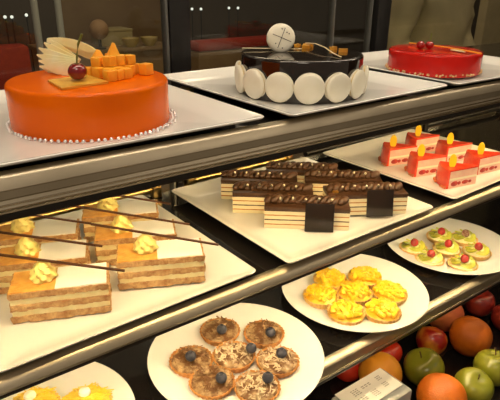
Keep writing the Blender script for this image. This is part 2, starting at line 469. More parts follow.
# mango cubes
cubes = [(.2135, .532, 0, .011, 10), (.224, .5355, 0, .010, 30), (.2345, .539, 0, .0105, 15), (.2620, .5475, 0, .012, 20), (.218, .5445, 0, .011, 40), (.230, .549, 0, .011, 5), (.2435, .5515, 0, .011, 35),
         (.212, .556, 0, .011, 20), (.226, .561, 0, .011, 50), (.240, .564, 0, .011, 12), (.253, .561, 0, .011, 30), (.208, .568, 0, .010, 8), (.222, .5715, 0, .010, 33),
         (.2235, .5545, .011, .011, 25), (.2365, .5565, .011, .011, 60), (.2135, .564, .010, .0105, 45), (.232, .566, .011, .012, 15), (.2485, .5585, .011, .010, 10)]
for x, y, z, s, a in cubes:
    bm = B(); box(bm, -s / 2, s / 2, -s / 2, s / 2, 0, s, .0012)
    link('mango_cube', bm, 'mango', oc, True, (x - .2023, y - .5636, H + .0006 + z), (0, 0, R(a)))
bm = B()
for p in ((-.006, -.004, 0), (.007, -.004, 0), (.006, .005, 0), (-.006, .004, 0)): bm.verts.new(p)
bm.verts.new((.0005, 0, .014)); bm.verts.new((.0035, 0, .013)); bmesh.ops.convex_hull(bm, input=bm.verts); link('mango_wedge', bm, 'mango', oc, False, (.2300 - .2023, .5600 - .5636, H + .0215))
bm = B()
for p in ((-.005, -.004, 0), (.006, -.004, 0), (.005, .005, 0), (-.006, .004, 0)): bm.verts.new(p)
bm.verts.new((-.001, 0, .009)); bm.verts.new((.003, 0, .008)); bmesh.ops.convex_hull(bm, input=bm.verts); link('mango_wedge', bm, 'mango', oc, False, (.2165 - .2023, .568 - .5636, H + .0195))

# ------------------------------------------------------------------ dark chocolate cake with macarons
dc = thing('chocolate_cake', 'round dark chocolate glazed cake ringed with white macarons', 'cake', (.4992, .5574, TOP + ZP))
H = .0535
cake_body(.0832, H, .004, 'glazed_body', 'dark_glaze', dc)
def macaron(parent, loc, rotm, r=.0195, name='macaron'):
    def shell(sgn):
        bm = B()
        prof = [(0, 0), (r * .93, 0), (r * .985, .0004), (r, .0011), (r * .97, .0017), (r * .985, .0022), (r * .96, .0034), (r * .86, .0047), (r * .6, .0056), (0, .0060)]
        lathe(bm, [(a, sgn * (z + .0009)) for a, z in prof], 40, fn=lambda a, q, z: (q * (1 + .006 * math.sin(3 * a + sgn) + .004 * math.sin(17 * a) * (q > r * .95)), z)); return bm
    o = link(name, shell(1), 'macaron', parent); o.matrix_local = Matrix.Translation(loc) @ rotm.to_4x4()
    link('back_shell', shell(-1), 'macaron', o)
    bm = B(); lathe(bm, [(0, -.0013), (r * .92, -.0013), (r * .94, 0), (r * .92, .0013), (0, .0013)], 32); link('filling', bm, 'filling', o)
    return o
for k in range(14):
    a = R(236 + 25.714 * k)
    nrm = Vector((math.cos(a), math.sin(a), -.06)).normalized()
    rm = nrm.to_track_quat('Z', 'Y').to_matrix()
    q = .0832 + .0012
    macaron(dc, (q * math.cos(a), q * math.sin(a), .0203), rm, .0188 if k % 3 else .0194)
mp = Vector((.4755 - .4992, .5745 - .5574, H + .0178))
nv = Vector((-.52, -.80, .22)).normalized()
tm = macaron(dc, mp, nv.to_track_quat('Z', 'Y').to_matrix(), .0190, 'macaron_topper')
tm['label'] = 'macaron drawn with a dark cross and dots'
def stroke(x0, y0, x1, y1, wd=.0007):
    bm = B(); z = .0086
    n = 10; d = Vector((x1 - x0, y1 - y0)).normalized(); nn = Vector((-d.y, d.x)) * wd / 2
    dome = lambda p: .0009 + .0060 * (1 - .30 * (p.length / .0190) ** 2.6) + .0001
    prev = None
    for i in range(n + 1):
        p = Vector((x0 + (x1 - x0) * i / n, y0 + (y1 - y0) * i / n))
        row = [bm.verts.new((q.x, q.y, dome(q) + h)) for q, h in ((p + nn, -.0005), (p + nn, .0003), (p - nn, .0003), (p - nn, -.0005))]
        if prev:
            for k in range(4): bm.faces.new((prev[k], prev[(k + 1) % 4], row[(k + 1) % 4], row[k]))
        prev = row
    return link('icing_line', bm, 'ink', tm, False)
stroke(-.0115, .0045, .0135, -.0055); stroke(.0052, .0125, -.0048, -.0135)
for x, y in ((.0075, .0068), (.0105, .0050), (-.0075, -.0075), (.0015, -.0135), (.001, .0112)):
    bm = B(); ball(bm, (x, y, .0009 + .0060 * (1 - .30 * (math.hypot(x, y) / .0190) ** 2.6)), .0009, seg=8); link('icing_dot', bm, 'ink', tm)
def stick(parent, pts, r, m, name, flat=.6):
    bm = B(); tube(bm, pts, r, 8, flat=flat); return link(name, bm, m, parent)
def rel(x, y, z, c=(.4992, .5574)): return (x - c[0], y - c[1], z)
stick(dc, [rel(.4395, .613, H + .003), rel(.475, .592, H + .0025), rel(.510, .570, H + .002)], .0011, 'white_choc', 'white_chocolate_stick')
stick(dc, [rel(.537, .592, H + .006), rel(.533, .567, H + .008), rel(.522, .536, H + .0065), rel(.510, .508, H + .003), rel(.503, .487, H + .0015)], .0011, 'white_choc', 'white_chocolate_stick')
for x, y, a, l in ((.527, .598, 20, .010), (.540, .590, -50, .014), (.549, .548, 10, .010), (.546, .526, -40, .012), (.529, .582, -60, .012)):
    bm = B(); rough_box(-l / 2, l / 2, -.003, .003, 0, .0045, .0012, .0025, x * 100, bm=bm); link('candied_peel', bm, 'peel', dc, True, rel(x, y, H + .0002), (0, 0, R(a)))

# ------------------------------------------------------------------ red cake
rc = thing('red_cake', 'round red glazed cake topped with two cherries and a thin orange stick', 'cake', (.7950, .5547, TOP + ZP + .0032))
H = .0344
cake_body(.0755, H, .004, 'glazed_body', 'red_glaze', rc)
cherry(rc, .774 - .7941, .570 - .5547, H, .0070, 'cherry_red')
cherry(rc, .787 - .7941, .562 - .5547, H, .0068, 'cherry_red', [(.001, 0, .006), (.002, 0, .014)])
stick(rc, [rel(.802, .615, H + .004, (.7941, .5547)), rel(.800, .58, H + .005, (.7941, .5547)), rel(.797, .53, H + .005, (.7941, .5547)), rel(.7925, .470, H + .003, (.7941, .5547))], .0017, 'mango', 'orange_stick', .7)
stick(rc, [rel(.796, .525, H + .0025, (.7941, .5547)), rel(.789, .497, H + .0025, (.7941, .5547))], .0028, 'white_choc', 'white_chocolate_curl', .5)
bm = B()
for i in range(150):
    a = random.uniform(0, 2 * math.pi); r = .0755 + random.uniform(0, .002)
    ball(bm, (r * math.cos(a), r * math.sin(a), random.uniform(.0024, .005)), random.uniform(.0012, .0022), seg=6)
link('crumb_border', bm, 'crumb', rc)

# ------------------------------------------------------------------ mille-feuille slices
L, W = .100, .046
def millefeuille():
    t = thing('mille_feuille', '', 'pastry', group='mille-feuille slices on the square plate')
    zs = 0.
    lay = [('pastry_layer', 'puff', .0075), ('custard_layer', 'custard', .0068), ('pastry_layer', 'puff', .0068), ('custard_layer', 'custard', .0075), ('pastry_layer', 'puff', .0065)]
    for k, (n, m, h) in enumerate(lay):
        ins = .0012 if m == 'custard' else 0.
        link(n, rough_box(-L / 2 + ins, L / 2 - ins, -W / 2 + ins, W / 2 - ins, zs, zs + h + .0003, .0022 if m == 'puff' else .0010, .0030, k * 7.3, .45), m, t); zs += h
    bm = rough_box(-L * .04, L / 2 - .002, -W / 2 + .001, W / 2 - .001, zs - .0005, zs + .0016, .0004, .004, 3.3); link('white_icing', bm, 'icing', t)
    bm = rough_box(-L / 2 + .001, -L * .04, -W / 2 + .001, W / 2 - .001, zs - .0005, zs + .0012, .0008, .004, 9.3); link('apricot_glaze', bm, 'puff_glaze', t)
    bm = B()      # piped rosette
    def fn(a, r, z):
        k = 1 + .15 * math.sin(6 * (a + z * 110)) + .05 * math.sin(2 * a + z * 300); return r * k, z
    prof = [(0, 0), (.0100, 0), (.0128, .0025), (.0131, .0060), (.0110, .0098), (.0113, .0114), (.0086, .0150), (.0082, .0164), (.0048, .0200), (.0014, .0228), (0, .0232)]
    lathe(bm, prof, 60, fn=fn); link('cream_rosette', bm, 'rosette', t, True, (-.0165, .001, zs + .001))
    bm = B(); box(bm, -.076, .072, -.0015, .0015, -.0011, .0011, .0004)
    link('chocolate_stick', bm, 'choc_stick', t, True, (-.002, -.004, zs + .0225), (0, R(12.), R(-7)))
    return t, zs
mf, mfz = millefeuille()
spots = [(.131, .516, -22.5, 'mille-feuille slice nearest the front corner, in front of the left row'),
         (.133, .583, -22.5, 'mille-feuille slice in the middle of the left row, behind the nearest one'),
         (.145, .649, -22.5, 'mille-feuille slice at the back of the left row near the brass rail'),
         (.247, .509, -25, 'mille-feuille slice at the front of the right row beside open plate'),
         (.247, .577, -24, 'mille-feuille slice in the middle of the right row'),
         (.257, .645, -24, 'mille-feuille slice at the back of the right row by the plate corner')]
for i, (x, y, a, lab) in enumerate(spots):
    lab = lab.replace('mille-feuille slice', 'iced custard mille-feuille slice')
    if i == 0:
        mf.location = (x, y, MID + ZP + .0013); mf.rotation_euler = (0, 0, R(a)); mf['label'] = lab
    else: dup(mf, (x, y, MID + ZP + (.0034 if i == 5 else .0022 if i == 3 else .0015)), R(a), lab)

# ------------------------------------------------------------------ layered chocolate bars
L, W = .122, .041
def opera(plaque=None):
    t = thing('chocolate_bar_cake', '', 'pastry', group='layered chocolate bars on the square plate')
    z = 0.
    for k in range(4):
        link('cream_layer', rough_box(0, L, 0, W, z, z + .0052, .0003, .004, k), 'bcream', t); z += .0052
        link('chocolate_layer', rough_box(.0003, L - .0003, .0003, W - .0003, z, z + .0019, .0003, .004, k + 4.), 'choc' if k % 2 else 'tart_brown', t); z += .0019
    bm = B(); box(bm, -.0004, L + .0004, -.0004, W + .0004, z, z + .0052, .001); link('chocolate_glaze', bm, 'choc', t); z += .0052
    bm = B()
    n = 13
    for i in range(n):
        x = .008 + (L - .016) * i / (n - 1)
        rt = Matrix.Rotation(R(-32), 3, 'Z') @ Matrix.Rotation(R(26), 3, 'Y')
        ball(bm, (x, W * .58, z + .0022 + .0008 * math.sin(i * 2.1)), .0068, (1.0, 2.2, .88), 14, rt)
    link('chocolate_twist', bm, 'choc_matt', t)
    for i in range(5):
        bm = B(); ball(bm, (0, 0, 0), .0019, seg=8); link('pearl', bm, 'gpearl', t, True, (.022 + .0185 * i, W * .22, z + .0098 + (.0008 if i % 2 else 0)))
    return t, z
op, opz = opera()
def opera_place(i, u, n, da, lab):
    o = op if i == 0 else copy_tree(op)
    a = R(-39.5)
    x = .432 + u * math.cos(a) - n * math.sin(a); y = .546 + u * math.sin(a) + n * math.cos(a)
    o.location = (x, y, MID + ZP + (.0045 if i == 5 else .0016 if i == 2 else .0003)); o.rotation_euler = (0, 0, a + R(da)); o['label'] = lab
    return o
def plaque(o, x0, lean):
    bm = B(); box(bm, 0, .041, -.0022, 0, 0, .041, .0006)
    q = link('chocolate_plaque', bm, 'choc_plaque', o, True, (x0, -.0085, .0006), (R(-lean), 0, 0)); return q
bars = [opera_place(0, 0, 0, 0, 'layered chocolate bar nearest the front edge with a dark square plaque'),
        opera_place(1, -.050, .049, 0, 'layered chocolate bar directly behind the front one, second from front left'),
        opera_place(2, -.073, .098, 0, 'layered chocolate bar at the far left of the group, third from front'),
        opera_place(3, -.002, .150, 0, 'layered chocolate bar furthest back, alone behind the others')]
q1 = copy_tree(op); q1.location = (.532, .518, MID + ZP + .0032); q1.rotation_euler = (0, 0, R(-31)); q1['label'] = 'layered chocolate bar at the right with a dark square plaque'
opera_place(5, .062, .1035, 0, 'layered chocolate bar at the right rear, behind the right plaque')
plaque(op, .058, 11); plaque(q1, .057, 11)
bm = B(); rough_box(-.004, .004, -.003, .003, 0, .003, .0012, .002, 2.2, bm=bm); link('gold_leaf', bm, 'gold', q1, True, (.012, .012, opz + .0002))

# ------------------------------------------------------------------ red glazed wedges
def wedge_poly(r, a0, a1, off=0., n=10):
    c = Vector((math.cos((a0 + a1) / 2), math.sin((a0 + a1) / 2)))
    pts = [(c.x * off, c.y * off)]
    for i in range(n + 1):
        a = a0 + (a1 - a0) * i / n
        pts.append((r * math.cos(a), r * math.sin(a)))
    return pts
def red_slice():
    t = thing('strawberry_slice', '', 'pastry', group='red glazed wedges on the square plate')
    a0, a1 = R(124), R(169); r = .066
    link('mousse_base', prism(wedge_poly(r - .002, a0, a1), 0, .0145), 'mousse', t, False)
    link('cream_layer', prism(wedge_poly(r - .002, a0, a1), .0145, .0185), 'white_mousse', t, False)
    link('mousse_top', prism(wedge_poly(r - .002, a0, a1), .0185, .0310), 'mousse', t, False)
    bm = B()      # glaze over the top and down the curved back
    n = 12; prof = []
    poly = wedge_poly(r, a0, a1, 0, n)
    a = [bm.verts.new((x, y, .0310)) for x, y in poly]; b = [bm.verts.new((x * (.97), y * (.97), .0345)) for x, y in poly]
    bm.faces.new(list(reversed(a))); bm.faces.new(b)
    for i in range(len(poly)):
        j = (i + 1) % len(poly); bm.faces.new((a[i], a[j], b[j], b[i]))
    arc = poly[1:]
    prev = None
    for x, y in arc:
        row = [bm.verts.new((x * s, y * s, z)) for s, z in ((.968, .0005), (1.03, .0005), (1.03, .012), (1.018, .024), (.995, .0325), (.968, .0325))]
        if prev:
            for k in range(6): bm.faces.new((prev[k], prev[(k + 1) % 6], row[(k + 1) % 6], row[k]))
        else: bm.faces.new(row)
        prev = row
    bm.faces.new(list(reversed(prev)))
    link('red_glaze', bm, 'wedge_glaze', t, True)
    bm = B()
    for i in range(26):
        q = random.uniform(a0, a1); rr = r * 1.035 + random.uniform(0, .003)
        ball(bm, (rr * math.cos(q), rr * math.sin(q), random.uniform(.001, .004)), random.uniform(.0012, .0022), seg=6)
    link('crumb_border', bm, 'peach', t)
    d = Vector((math.cos(a1), math.sin(a1))); nrm = Vector((-d.y, d.x))     # outward from the visible cut face
    for s, w_, hz in ((.051, .0085, .85), (.040, .004, .6), (.026, .0080, .7), (.015, .004, .5)):
        bm = B(); p = d * s
        ball(bm, (p.x, p.y, .0070 + hz * .001), .0055, (1.35 * w_ / .0075, .25, hz), 16, Matrix.Rotation(math.atan2(d.y, d.x), 3, 'Z'))
        link('strawberry_piece', bm, 'berry_cut', t)
    bm = B(); lathe(bm, [(0, -.0008), (.0062, -.0008), (.0066, 0), (.0062, .0008), (0, .0008)], 28)
    o = link('yellow_oval', bm, 'oval', t, True)
    am = (a0 + a1) / 2 + R(6)
    m = Vector((-.62, -.75, .05)).normalized().to_track_quat('Z', 'Y').to_matrix().to_4x4()
    o.matrix_local = Matrix.Translation((.050 * math.cos(am), .050 * math.sin(am), .0445)) @ m @ Matrix.Diagonal((1.0, 1.9, 1.1, 1))
    return t
rs = red_slice()
ov = [(.805, .497, 'red glazed cake wedge nearest the front edge of its plate'),
      (.912, .512, 'red glazed cake wedge at the front right, beside the frame edge'),
      (.807, .563, 'red glazed cake wedge in the middle of the left row'),
      (.921, .583, 'red glazed cake wedge in the middle of the right row'),
      (.813, .633, 'red glazed cake wedge at the back left, nearest the chocolate bars'),
      (.915, .655, 'red glazed cake wedge at the far back, partly under the top rail')]
for i, (x, y, lab) in enumerate(ov):
    o = rs if i == 0 else copy_tree(rs)
    o.location = (x + .044, y - .026, MID + ZP + .0003); o['label'] = lab
    o.rotation_euler = (0, 0, R((0, 4, -3, 2, -2, 3)[i]))

# ------------------------------------------------------------------ round tarts
ZR = .0056
def shell_bm(r, h, flute=28):
    prof = [(0, 0), (r * .78, 0), (r * .84, .001), (r * .97, h * .75), (r, h), (r * .97, h * 1.04), (r * .92, h * .92), (r * .88, h * .70), (0, h * .66)]
    return lathe(B(), prof, flute * 4, fn=lambda a, q, z: (q * (1 + (.022 * math.cos(flute * a) if q > r * .8 else 0)) + .0007 * mnoise.noise(Vector((a * 3, z * 300, r))), z + (.0008 * mnoise.noise(Vector((a * 2, 5, r))) if z > h * .8 else 0)))
def choc_tart(pale, seed):
    rnd = random.Random(seed)
    t = thing('chocolate_tart', '', 'tart', group='brown blueberry tarts on the round plate')
    r, h = .0315, .0125
    link('tart_shell', shell_bm(r, h), 'tart_brown', t)
    bm = B(); lathe(bm, [(r * .90, h * .70), (r * .88, h * .95), (r * .6, h * 1.16), (0, h * 1.22)], 32); link('filling', bm, 'shaving', t)
    bm = B()
    for i in range(130):
        q = r * .86 * math.sqrt(rnd.random()); a = rnd.uniform(0, 6.283)
        l = rnd.uniform(.004, .009); w = rnd.uniform(.0012, .0022)
        m = Matrix.Translation((q * math.cos(a), q * math.sin(a), h * 1.15 + .003 * (1 - (q / r) ** 2) + rnd.uniform(-.001, .002))) @ Matrix.Rotation(rnd.uniform(0, 6.28), 4, 'Z') @ Matrix.Rotation(rnd.uniform(-.5, .5), 4, 'Y') @ Matrix.Rotation(rnd.uniform(-.6, .6), 4, 'X')
        box(bm, -l / 2, l / 2, -w / 2, w / 2, -.0003, .0004, 0, m)
    o = link('chocolate_shavings', bm, 'shaving_pale' if pale else 'shaving', t, False); o['kind'] = 'stuff'
    bm = B(); lathe(bm, [(0, 0), (.0042, .0007), (.0072, .0040), (.0080, .0074), (.0070, .0110), (.0044, .0134), (.0032, .0139), (.0034, .0146), (.0024, .0134), (0, .0132)], 20)
    link('blueberry', bm, 'blueberry', t, True, (0, 0, h * 1.2 + .0022))
    return t
cA, cB = choc_tart(False, 1), choc_tart(True, 2)
CT = [(.373, .576, 0, (.367, .562), 'brown tart with a blueberry at the back left of the ring'),
      (.425, .531, 0, (.423, .513), 'brown tart with a blueberry at the back right of the ring'),
      (.301, .542, 0, (.297, .536), 'brown tart with a blueberry at the far left of the ring'),
      (.357, .515, 1, (.377, .500), 'pale sugared tart with a blueberry, in the middle of the ring'),
      (.402, .469, 1, (.406, .466), 'pale flecked tart with a blueberry at the far right of the ring'),
      (.302, .488, 0, (.308, .474), 'dark brown tart at the front left, nearest the left edge'),
      (.346, .444, 1, (.359, .438), 'pale flecked tart with a blueberry, nearest the front')]
used = set()
for i, (x, y, k, bxy, lab) in enumerate(CT):
    src = (cA, cB)[k]
    o = src if k not in used else copy_tree(src); used.add(k)
    a = i * 50.
    o.location = (x, y, BOT + ZR); o.rotation_euler = (0, 0, R(a)); o['label'] = lab
    for ch in o.children:
        if ch.name.startswith('blueberry'):
            v = Matrix.Rotation(-R(a), 3, 'Z') @ Vector((bxy[0] - x, bxy[1] - y, 0)); ch.location.x, ch.location.y = v.x, v.y

def yellow_tart(seed):
    rnd = random.Random(seed)
    t = thing('mango_tart', '', 'tart', group='yellow mango tarts on the round plate')
    r, h = .0308, .0150
    link('tart_shell', shell_bm(r, h), 'tart_shell', t)
    bm = B(); lathe(bm, [(r * .90, h * .75), (r * .84, h * .98), (r * .6, h * 1.2), (0, h * 1.3)], 32); link('mango_puree', bm, 'mango_dice', t)
    for i in range(30):
        q = r * .80 * math.sqrt((i + .5) / 30); a = i * 2.4
        s = rnd.uniform(.0048, .0066); bm = B(); box(bm, -s, s, -s * .8, s * .8, -s * .6, s * .6, s * .42)
        o = link('mango_dice', bm, 'mango_dice', t, True, (q * math.cos(a), q * math.sin(a), h * 1.08 + .0085 * (1 - (q / r) ** 2) + rnd.uniform(-.001, .001)), (rnd.uniform(-.5, .5), rnd.uniform(-.5, .5), rnd.uniform(0, 6.28)))
    return t
yt = yellow_tart(4)
YT = [(.618, .583, 'yellow mango tart at the back left, partly under the shelf rail'), (.675, .552, 'yellow mango tart at the back right of the ring'), (.567, .554, 'yellow mango tart at the far left of the ring'),
      (.621, .526, 'yellow mango tart in the middle of the ring'), (.671, .490, 'yellow mango tart at the far right of the ring'), (.566, .493, 'yellow mango tart at the front left of the ring'), (.618, .461, 'yellow mango tart at the front right, nearest the plate edge')]
for i, (x, y, lab) in enumerate(YT):
    o = yt if i == 0 else copy_tree(yt)
    o.location = (x, y, BOT + ZR); o.rotation_euler = (0, 0, i * 1.1); o['label'] = lab

def kiwi_tart(grape):
    t = thing('kiwi_tart', '', 'tart', group='kiwi and grape tarts on the round plate')
    r, h = .0285, .0105
    link('tart_shell', shell_bm(r, h, 24), 'tart_shell', t)
    bm = B(); lathe(bm, [(r * .90, h * .70), (r * .86, h * 1.0), (r * .55, h * 1.35), (0, h * 1.5)], 32); link('custard', bm, 'custard', t)
    for k in range(6):       # half moon kiwi slices overlapping in a ring, open at the front
        bm = B(); n = 12; R0 = .0160
        pl = [(R0 * math.cos(math.pi * i / n), R0 * .92 * math.sin(math.pi * i / n)) for i in range(n + 1)]
        prism(pl, -.0016, .0016, .0006, bm)
        a = R(-95 + 50 * k)
        o = link('kiwi_slice', bm, 'kiwi', t, True)
        o.matrix_local = Matrix.Translation((.0095 * math.cos(a), .0095 * math.sin(a), h * 1.66)) @ Matrix.Rotation(a - math.pi / 2, 4, 'Z') @ Matrix.Rotation(R(-24), 4, 'X') @ Matrix.Rotation(R(16), 4, 'Y')
        bm = B(); prism([(.005 * math.cos(math.pi * i / 8), .004 * math.sin(math.pi * i / 8)) for i in range(9)], -.0018, .0018, 0, bm); link('kiwi_core', bm, 'kiwi_core', o)
        bm = B()
        for i in range(7):
            q = math.pi * (i + .7) / 8.4
            for zz in (-.0015, .0015): ball(bm, (.0072 * math.cos(q), .0072 * math.sin(q), zz), .0006, seg=6)
        s = link('kiwi_seeds', bm, 'seed', o); s['kind'] = 'stuff'
    bm = B(); ball(bm, (0, 0, 0), .0080, (1, 1, 1.08), 18); link('grape', bm, grape, t, True, (0, 0, h * 1.62 + .0080))
    return t
kA, kB = kiwi_tart('grape'), kiwi_tart('grape_dark')
KT = [(.939, .577, 0, 'kiwi tart with a red grape at the back of its plate, just below the rail'), (.850, .578, 0, 'kiwi tart with a red grape at the far left of its plate'), (.973, .542, 1, 'kiwi tart with a dusky pale grape at the back right'),
      (.903, .535, 0, 'kiwi tart with a red grape in the middle of the group'), (.942, .492, 0, 'kiwi tart with a dark red grape at the far right'), (.838, .529, 0, 'kiwi tart with a red grape at the front left of the group'), (.874, .479, 0, 'kiwi tart with a red grape, nearest the front edge')]
used = set()
for i, (x, y, k, lab) in enumerate(KT):
    src = (kA, kB)[k]; o = src if k not in used else copy_tree(src); used.add(k)
    a = (18, -5, 16, 5, 10, 22, 0)[i]
    o.location = (x, y, BOT + ZR); o.rotation_euler = (0, 0, R(a - 10)); o['label'] = lab
    for ch in o.children:
        if ch.name.startswith('grape'):
            v = Matrix.Rotation(-R(a - 10), 3, 'Z') @ Vector((-.006, -.005, 0)); ch.location.x, ch.location.y = v.x, v.y

def shred_tart(seed):
    rnd = random.Random(seed)
    t = thing('shredded_tart', '', 'tart', group='yellow shredded tarts at the lower left')
    r, h = .0335, .0125
    link('tart_shell', shell_bm(r, h), 'tart_shell', t)
    bm = B(); lathe(bm, [(r * .90, h * .70), (r * .88, h * 1.0), (r * .6, h * 1.6), (0, h * 1.8)], 32); link('custard', bm, 'shred', t)
    bm = B()
    for i in range(150):
        q = r * .90 * math.sqrt(rnd.random()); a = rnd.uniform(0, 6.28); z = h * 1.0 + .0115 * (1 - (q / r) ** 2)
        th = rnd.uniform(0, 6.28); l = rnd.uniform(.006, .012); c = Vector((q * math.cos(a), q * math.sin(a), z)); d = Vector((math.cos(th), math.sin(th), rnd.uniform(-.2, .2)))
        pts = [c - d * l, c + Vector((0, 0, .0012)), c + d * l]
        pts = [Vector((p.x, p.y, max(p.z - .35 * max(0, math.hypot(p.x, p.y) - q), h * .9))) for p in pts]
        tube(bm, pts, .0007, 5)
    s = link('yellow_shreds', bm, 'shred', t); s['kind'] = 'stuff'
    bm = B(); lathe(bm, [(0, 0), (.006, .0005), (.0078, .0035), (.0068, .0068), (.0035, .0088), (0, .0094)], 24); link('cream_dollop', bm, 'dollop', t, True, (.002, .006, h * 1.8 + .0005))
    return t
sh = shred_tart(9)
for i, (x, y, lab) in enumerate([(.147, .546, 'yellow shredded tart with a white cream dollop, right of the pair'), (.091, .580, 'yellow shredded tart with a cream dollop, cut by the left frame edge')]):
    o = sh if i == 0 else copy_tree(sh)
    o.location = (x, y, BOT + ZR); o.rotation_euler = (0, 0, i * .4); o['label'] = lab
bm = rough_box(-.004, .004, -.003, .003, 0, .002, .0008, .002, 4.4)
tag(link('chocolate_flake', bm, 'choc', None, True, (.398, .433, BOT + ZR + .0004)), 'tiny dark chocolate flake lying on the plate beside the pale tart', 'crumb')

# ------------------------------------------------------------------ fruit
def apple_like(name, r, m, label, loc, dimple=.22, sq_=.92, stem=True, cat='fruit', lobes=.012, tilt=(0, 0), group='fruit under the bottom shelf', seed=0):
    t = thing(name, label, cat, (loc[0], loc[1], FRUIT), seed, group)
    bm = B(); n = 20; prof = []
    for k in range(n + 1):
        th = math.pi * k / n
        rr = r * math.sin(th) ** .9 * (1.0 + .06 * math.cos(th))
        z = r * sq_ * math.cos(th)
        if k < 6: z -= dimple * r * (1 - k / 6) ** 1.6
        if k > 15: z += dimple * .6 * r * ((k - 15) / 5) ** 1.6
        prof.append((max(rr, 0), z))
    prof[0] = (0, prof[0][1]); prof[-1] = (0, prof[-1][1])
    lathe(bm, prof, 40, fn=lambda a, q, z: (q * (1 + lobes * math.cos(5 * a + seed)), z))
    zmin = min(v.co.z for v in bm.verts)
    o = link('flesh', bm, m, t, True, (0, 0, -zmin + .0006), (0, 0, 0))
    if tilt != (0, 0):
        o.rotation_euler = (tilt[0], tilt[1], 0)
        mm = o.rotation_euler.to_matrix(); o.location.z = -min((mm @ v.co).z for v in o.data.vertices) + .0006
    if stem:
        s = B(); zt = prof[0][1]; tube(s, [(0, 0, zt - .001), (.001, 0, zt + .006), (.003, .001, zt + .013)], .0011, 6, .0014); link('stem', s, 'stem_brown', o)
    return t
apple_like('green_apple', .0365, 'apple_green', 'yellow green apple beside the white printed box, nearest the red nectarine', (.729, .436), seed=.4, tilt=(-.25, -.25))
apple_like('nectarine', .0300, 'nectarine', 'red and yellow nectarine between the green apple and the upright orange', (.813, .480), .14, .96, False, lobes=.006, tilt=(.2, .3), seed=1.)
apple_like('orange', .0405, 'orange_skin', 'large bright orange at the right beside the nectarine', (.876, .436), .05, .96, False, lobes=.003, seed=.5)
apple_like('peach', .0385, 'peach', 'soft pink orange peach partly behind the bottom rail', (.905, .515), .12, .95, False, lobes=.006, seed=2.)
apple_like('red_apple', .034, 'apple_red', 'dark red apple in the shade at the far back of the fruit', (1.016, .503), seed=.9)
apple_like('red_apple', .032, 'apple_red', 'dark red apple at the right frame edge behind the orange', (1.012, .434), seed=1.9)
apple_like('green_apple', .0355, 'apple_green', 'green apple at the lower right below the upright orange', (.838, .362), seed=1.3, tilt=(.1, .15))
apple_like('green_apple', .0335, 'apple_green', 'dull green apple between the bottom orange and the right hand apple', (.762, .3555), seed=2.2, tilt=(-.2, -.2))
apple_like('orange', .0410, 'orange_skin', 'orange at the bottom frame edge in front of the green apples', (.683, .367), .05, .97, False, lobes=.003, seed=2.5)
apple_like('orange', .0385, 'orange_pale', 'yellowish orange half hidden behind the white printed box', (.647, .470), .05, .97, False, lobes=.003, seed=.1)
apple_like('tomato', .030, 'pepper_red', 'bright red tomato behind the half hidden orange', (.716, .512), .12, .85, False, lobes=.02, seed=.7)
apple_like('tomato', .030, 'pepper_red', 'red tomato just under the bottom rail, left of the half hidden orange', (.625, .528), .12, .85, False, lobes=.02, seed=1.7)

# clear plastic box with a printed card on it
bxz = .842       # height of the card
bt = thing('plastic_box', 'clear plastic box with a white printed card on its lid, front of the fruit', 'box', (.5, .37, FRUIT + .0006))
x0, x1, y0, y1 = .490, .612, .378, .442
bm = B(); 
box(bm, x0 - .5, x1 - .5, y0 - .37, y1 - .37, 0, bxz - FRUIT - .004, .004); link('box_body', bm, 'clear', bt, True)
bm = B(); box(bm, .500 - .5, .606 - .5, .394 - .37, .442 - .37, bxz - FRUIT - .0035, bxz - FRUIT - .0022); cd = link('printed_card', bm, 'paper', bt, False)
for (cx, cy, ln, cnt_) in ((.585, .430, .010, 3), (.584, .414, .012, 3), (.556, .428, .022, 2), (.557, .412, .014, 4), (.531, .430, .016, 4), (.530, .412, .018, 3)):
    for k in range(cnt_):
        b2 = B(); yy = cy - .0035 * k
        for s in range(3):
            xa = cx - ln / 2 + ln * s / 3; box(b2, xa - .5, xa + ln / 3 * random.uniform(.55, .85) - .5, yy - .37, yy + .0014 - .37, bxz - FRUIT - .0023, bxz - FRUIT - .0019)
        link('print_line', b2, 'print', cd, False)

# ------------------------------------------------------------------ room behind
bm = B(); box(bm, -4, 7, -3, 6, -.1, 0); struct(link('floor', bm, 'floor', None, False))
bm = B(); box(bm, -4, 7, 4.6, 4.7, 0, 3.); struct(link('wall_back', bm, 'wall', None, False))
bm = B(); box(bm, 5.2, 5.3, -3, 4.6, 0, 3.); struct(link('wall_right', bm, 'wall', None, False))

def bench(name, x0, x1, y, zt, lab):
    t = thing(name, lab, 'sofa', ((x0 + x1) / 2, y, 0)); w = (x1 - x0) / 2
    bm = B(); box(bm, -w, w, -.10, .05, .42, zt - (.07 if zt < 1.02 else .0), .02); link('backrest', bm, 'redfabric' if zt > 1.02 else 'panelwood', t)
    if zt < 1.02:
        bm = B(); box(bm, -w, w, -.10, .05, zt - .07, zt, .02); link('head_cushion', bm, 'redfabric', t)
    bm = B(); box(bm, -w, w, .05, .60, .12, .45, .04); link('seat', bm, 'redfabric', t)
    for sx in (-1, 1):
        for yy in (-.05, .52):
            b = B(); tube(b, [(sx * (w - .08), yy, 0), (sx * (w - .08), yy, .16)], .02, 8); link('leg', b, 'frame', t)
bench('red_sofa', .10, .87, 3.45, 1.05, 'dark red sofa back far behind the case at left')
bench('red_bench', 2.02, 2.80, 3.45, 1.0, 'dark red bench back far behind the case between the cakes')

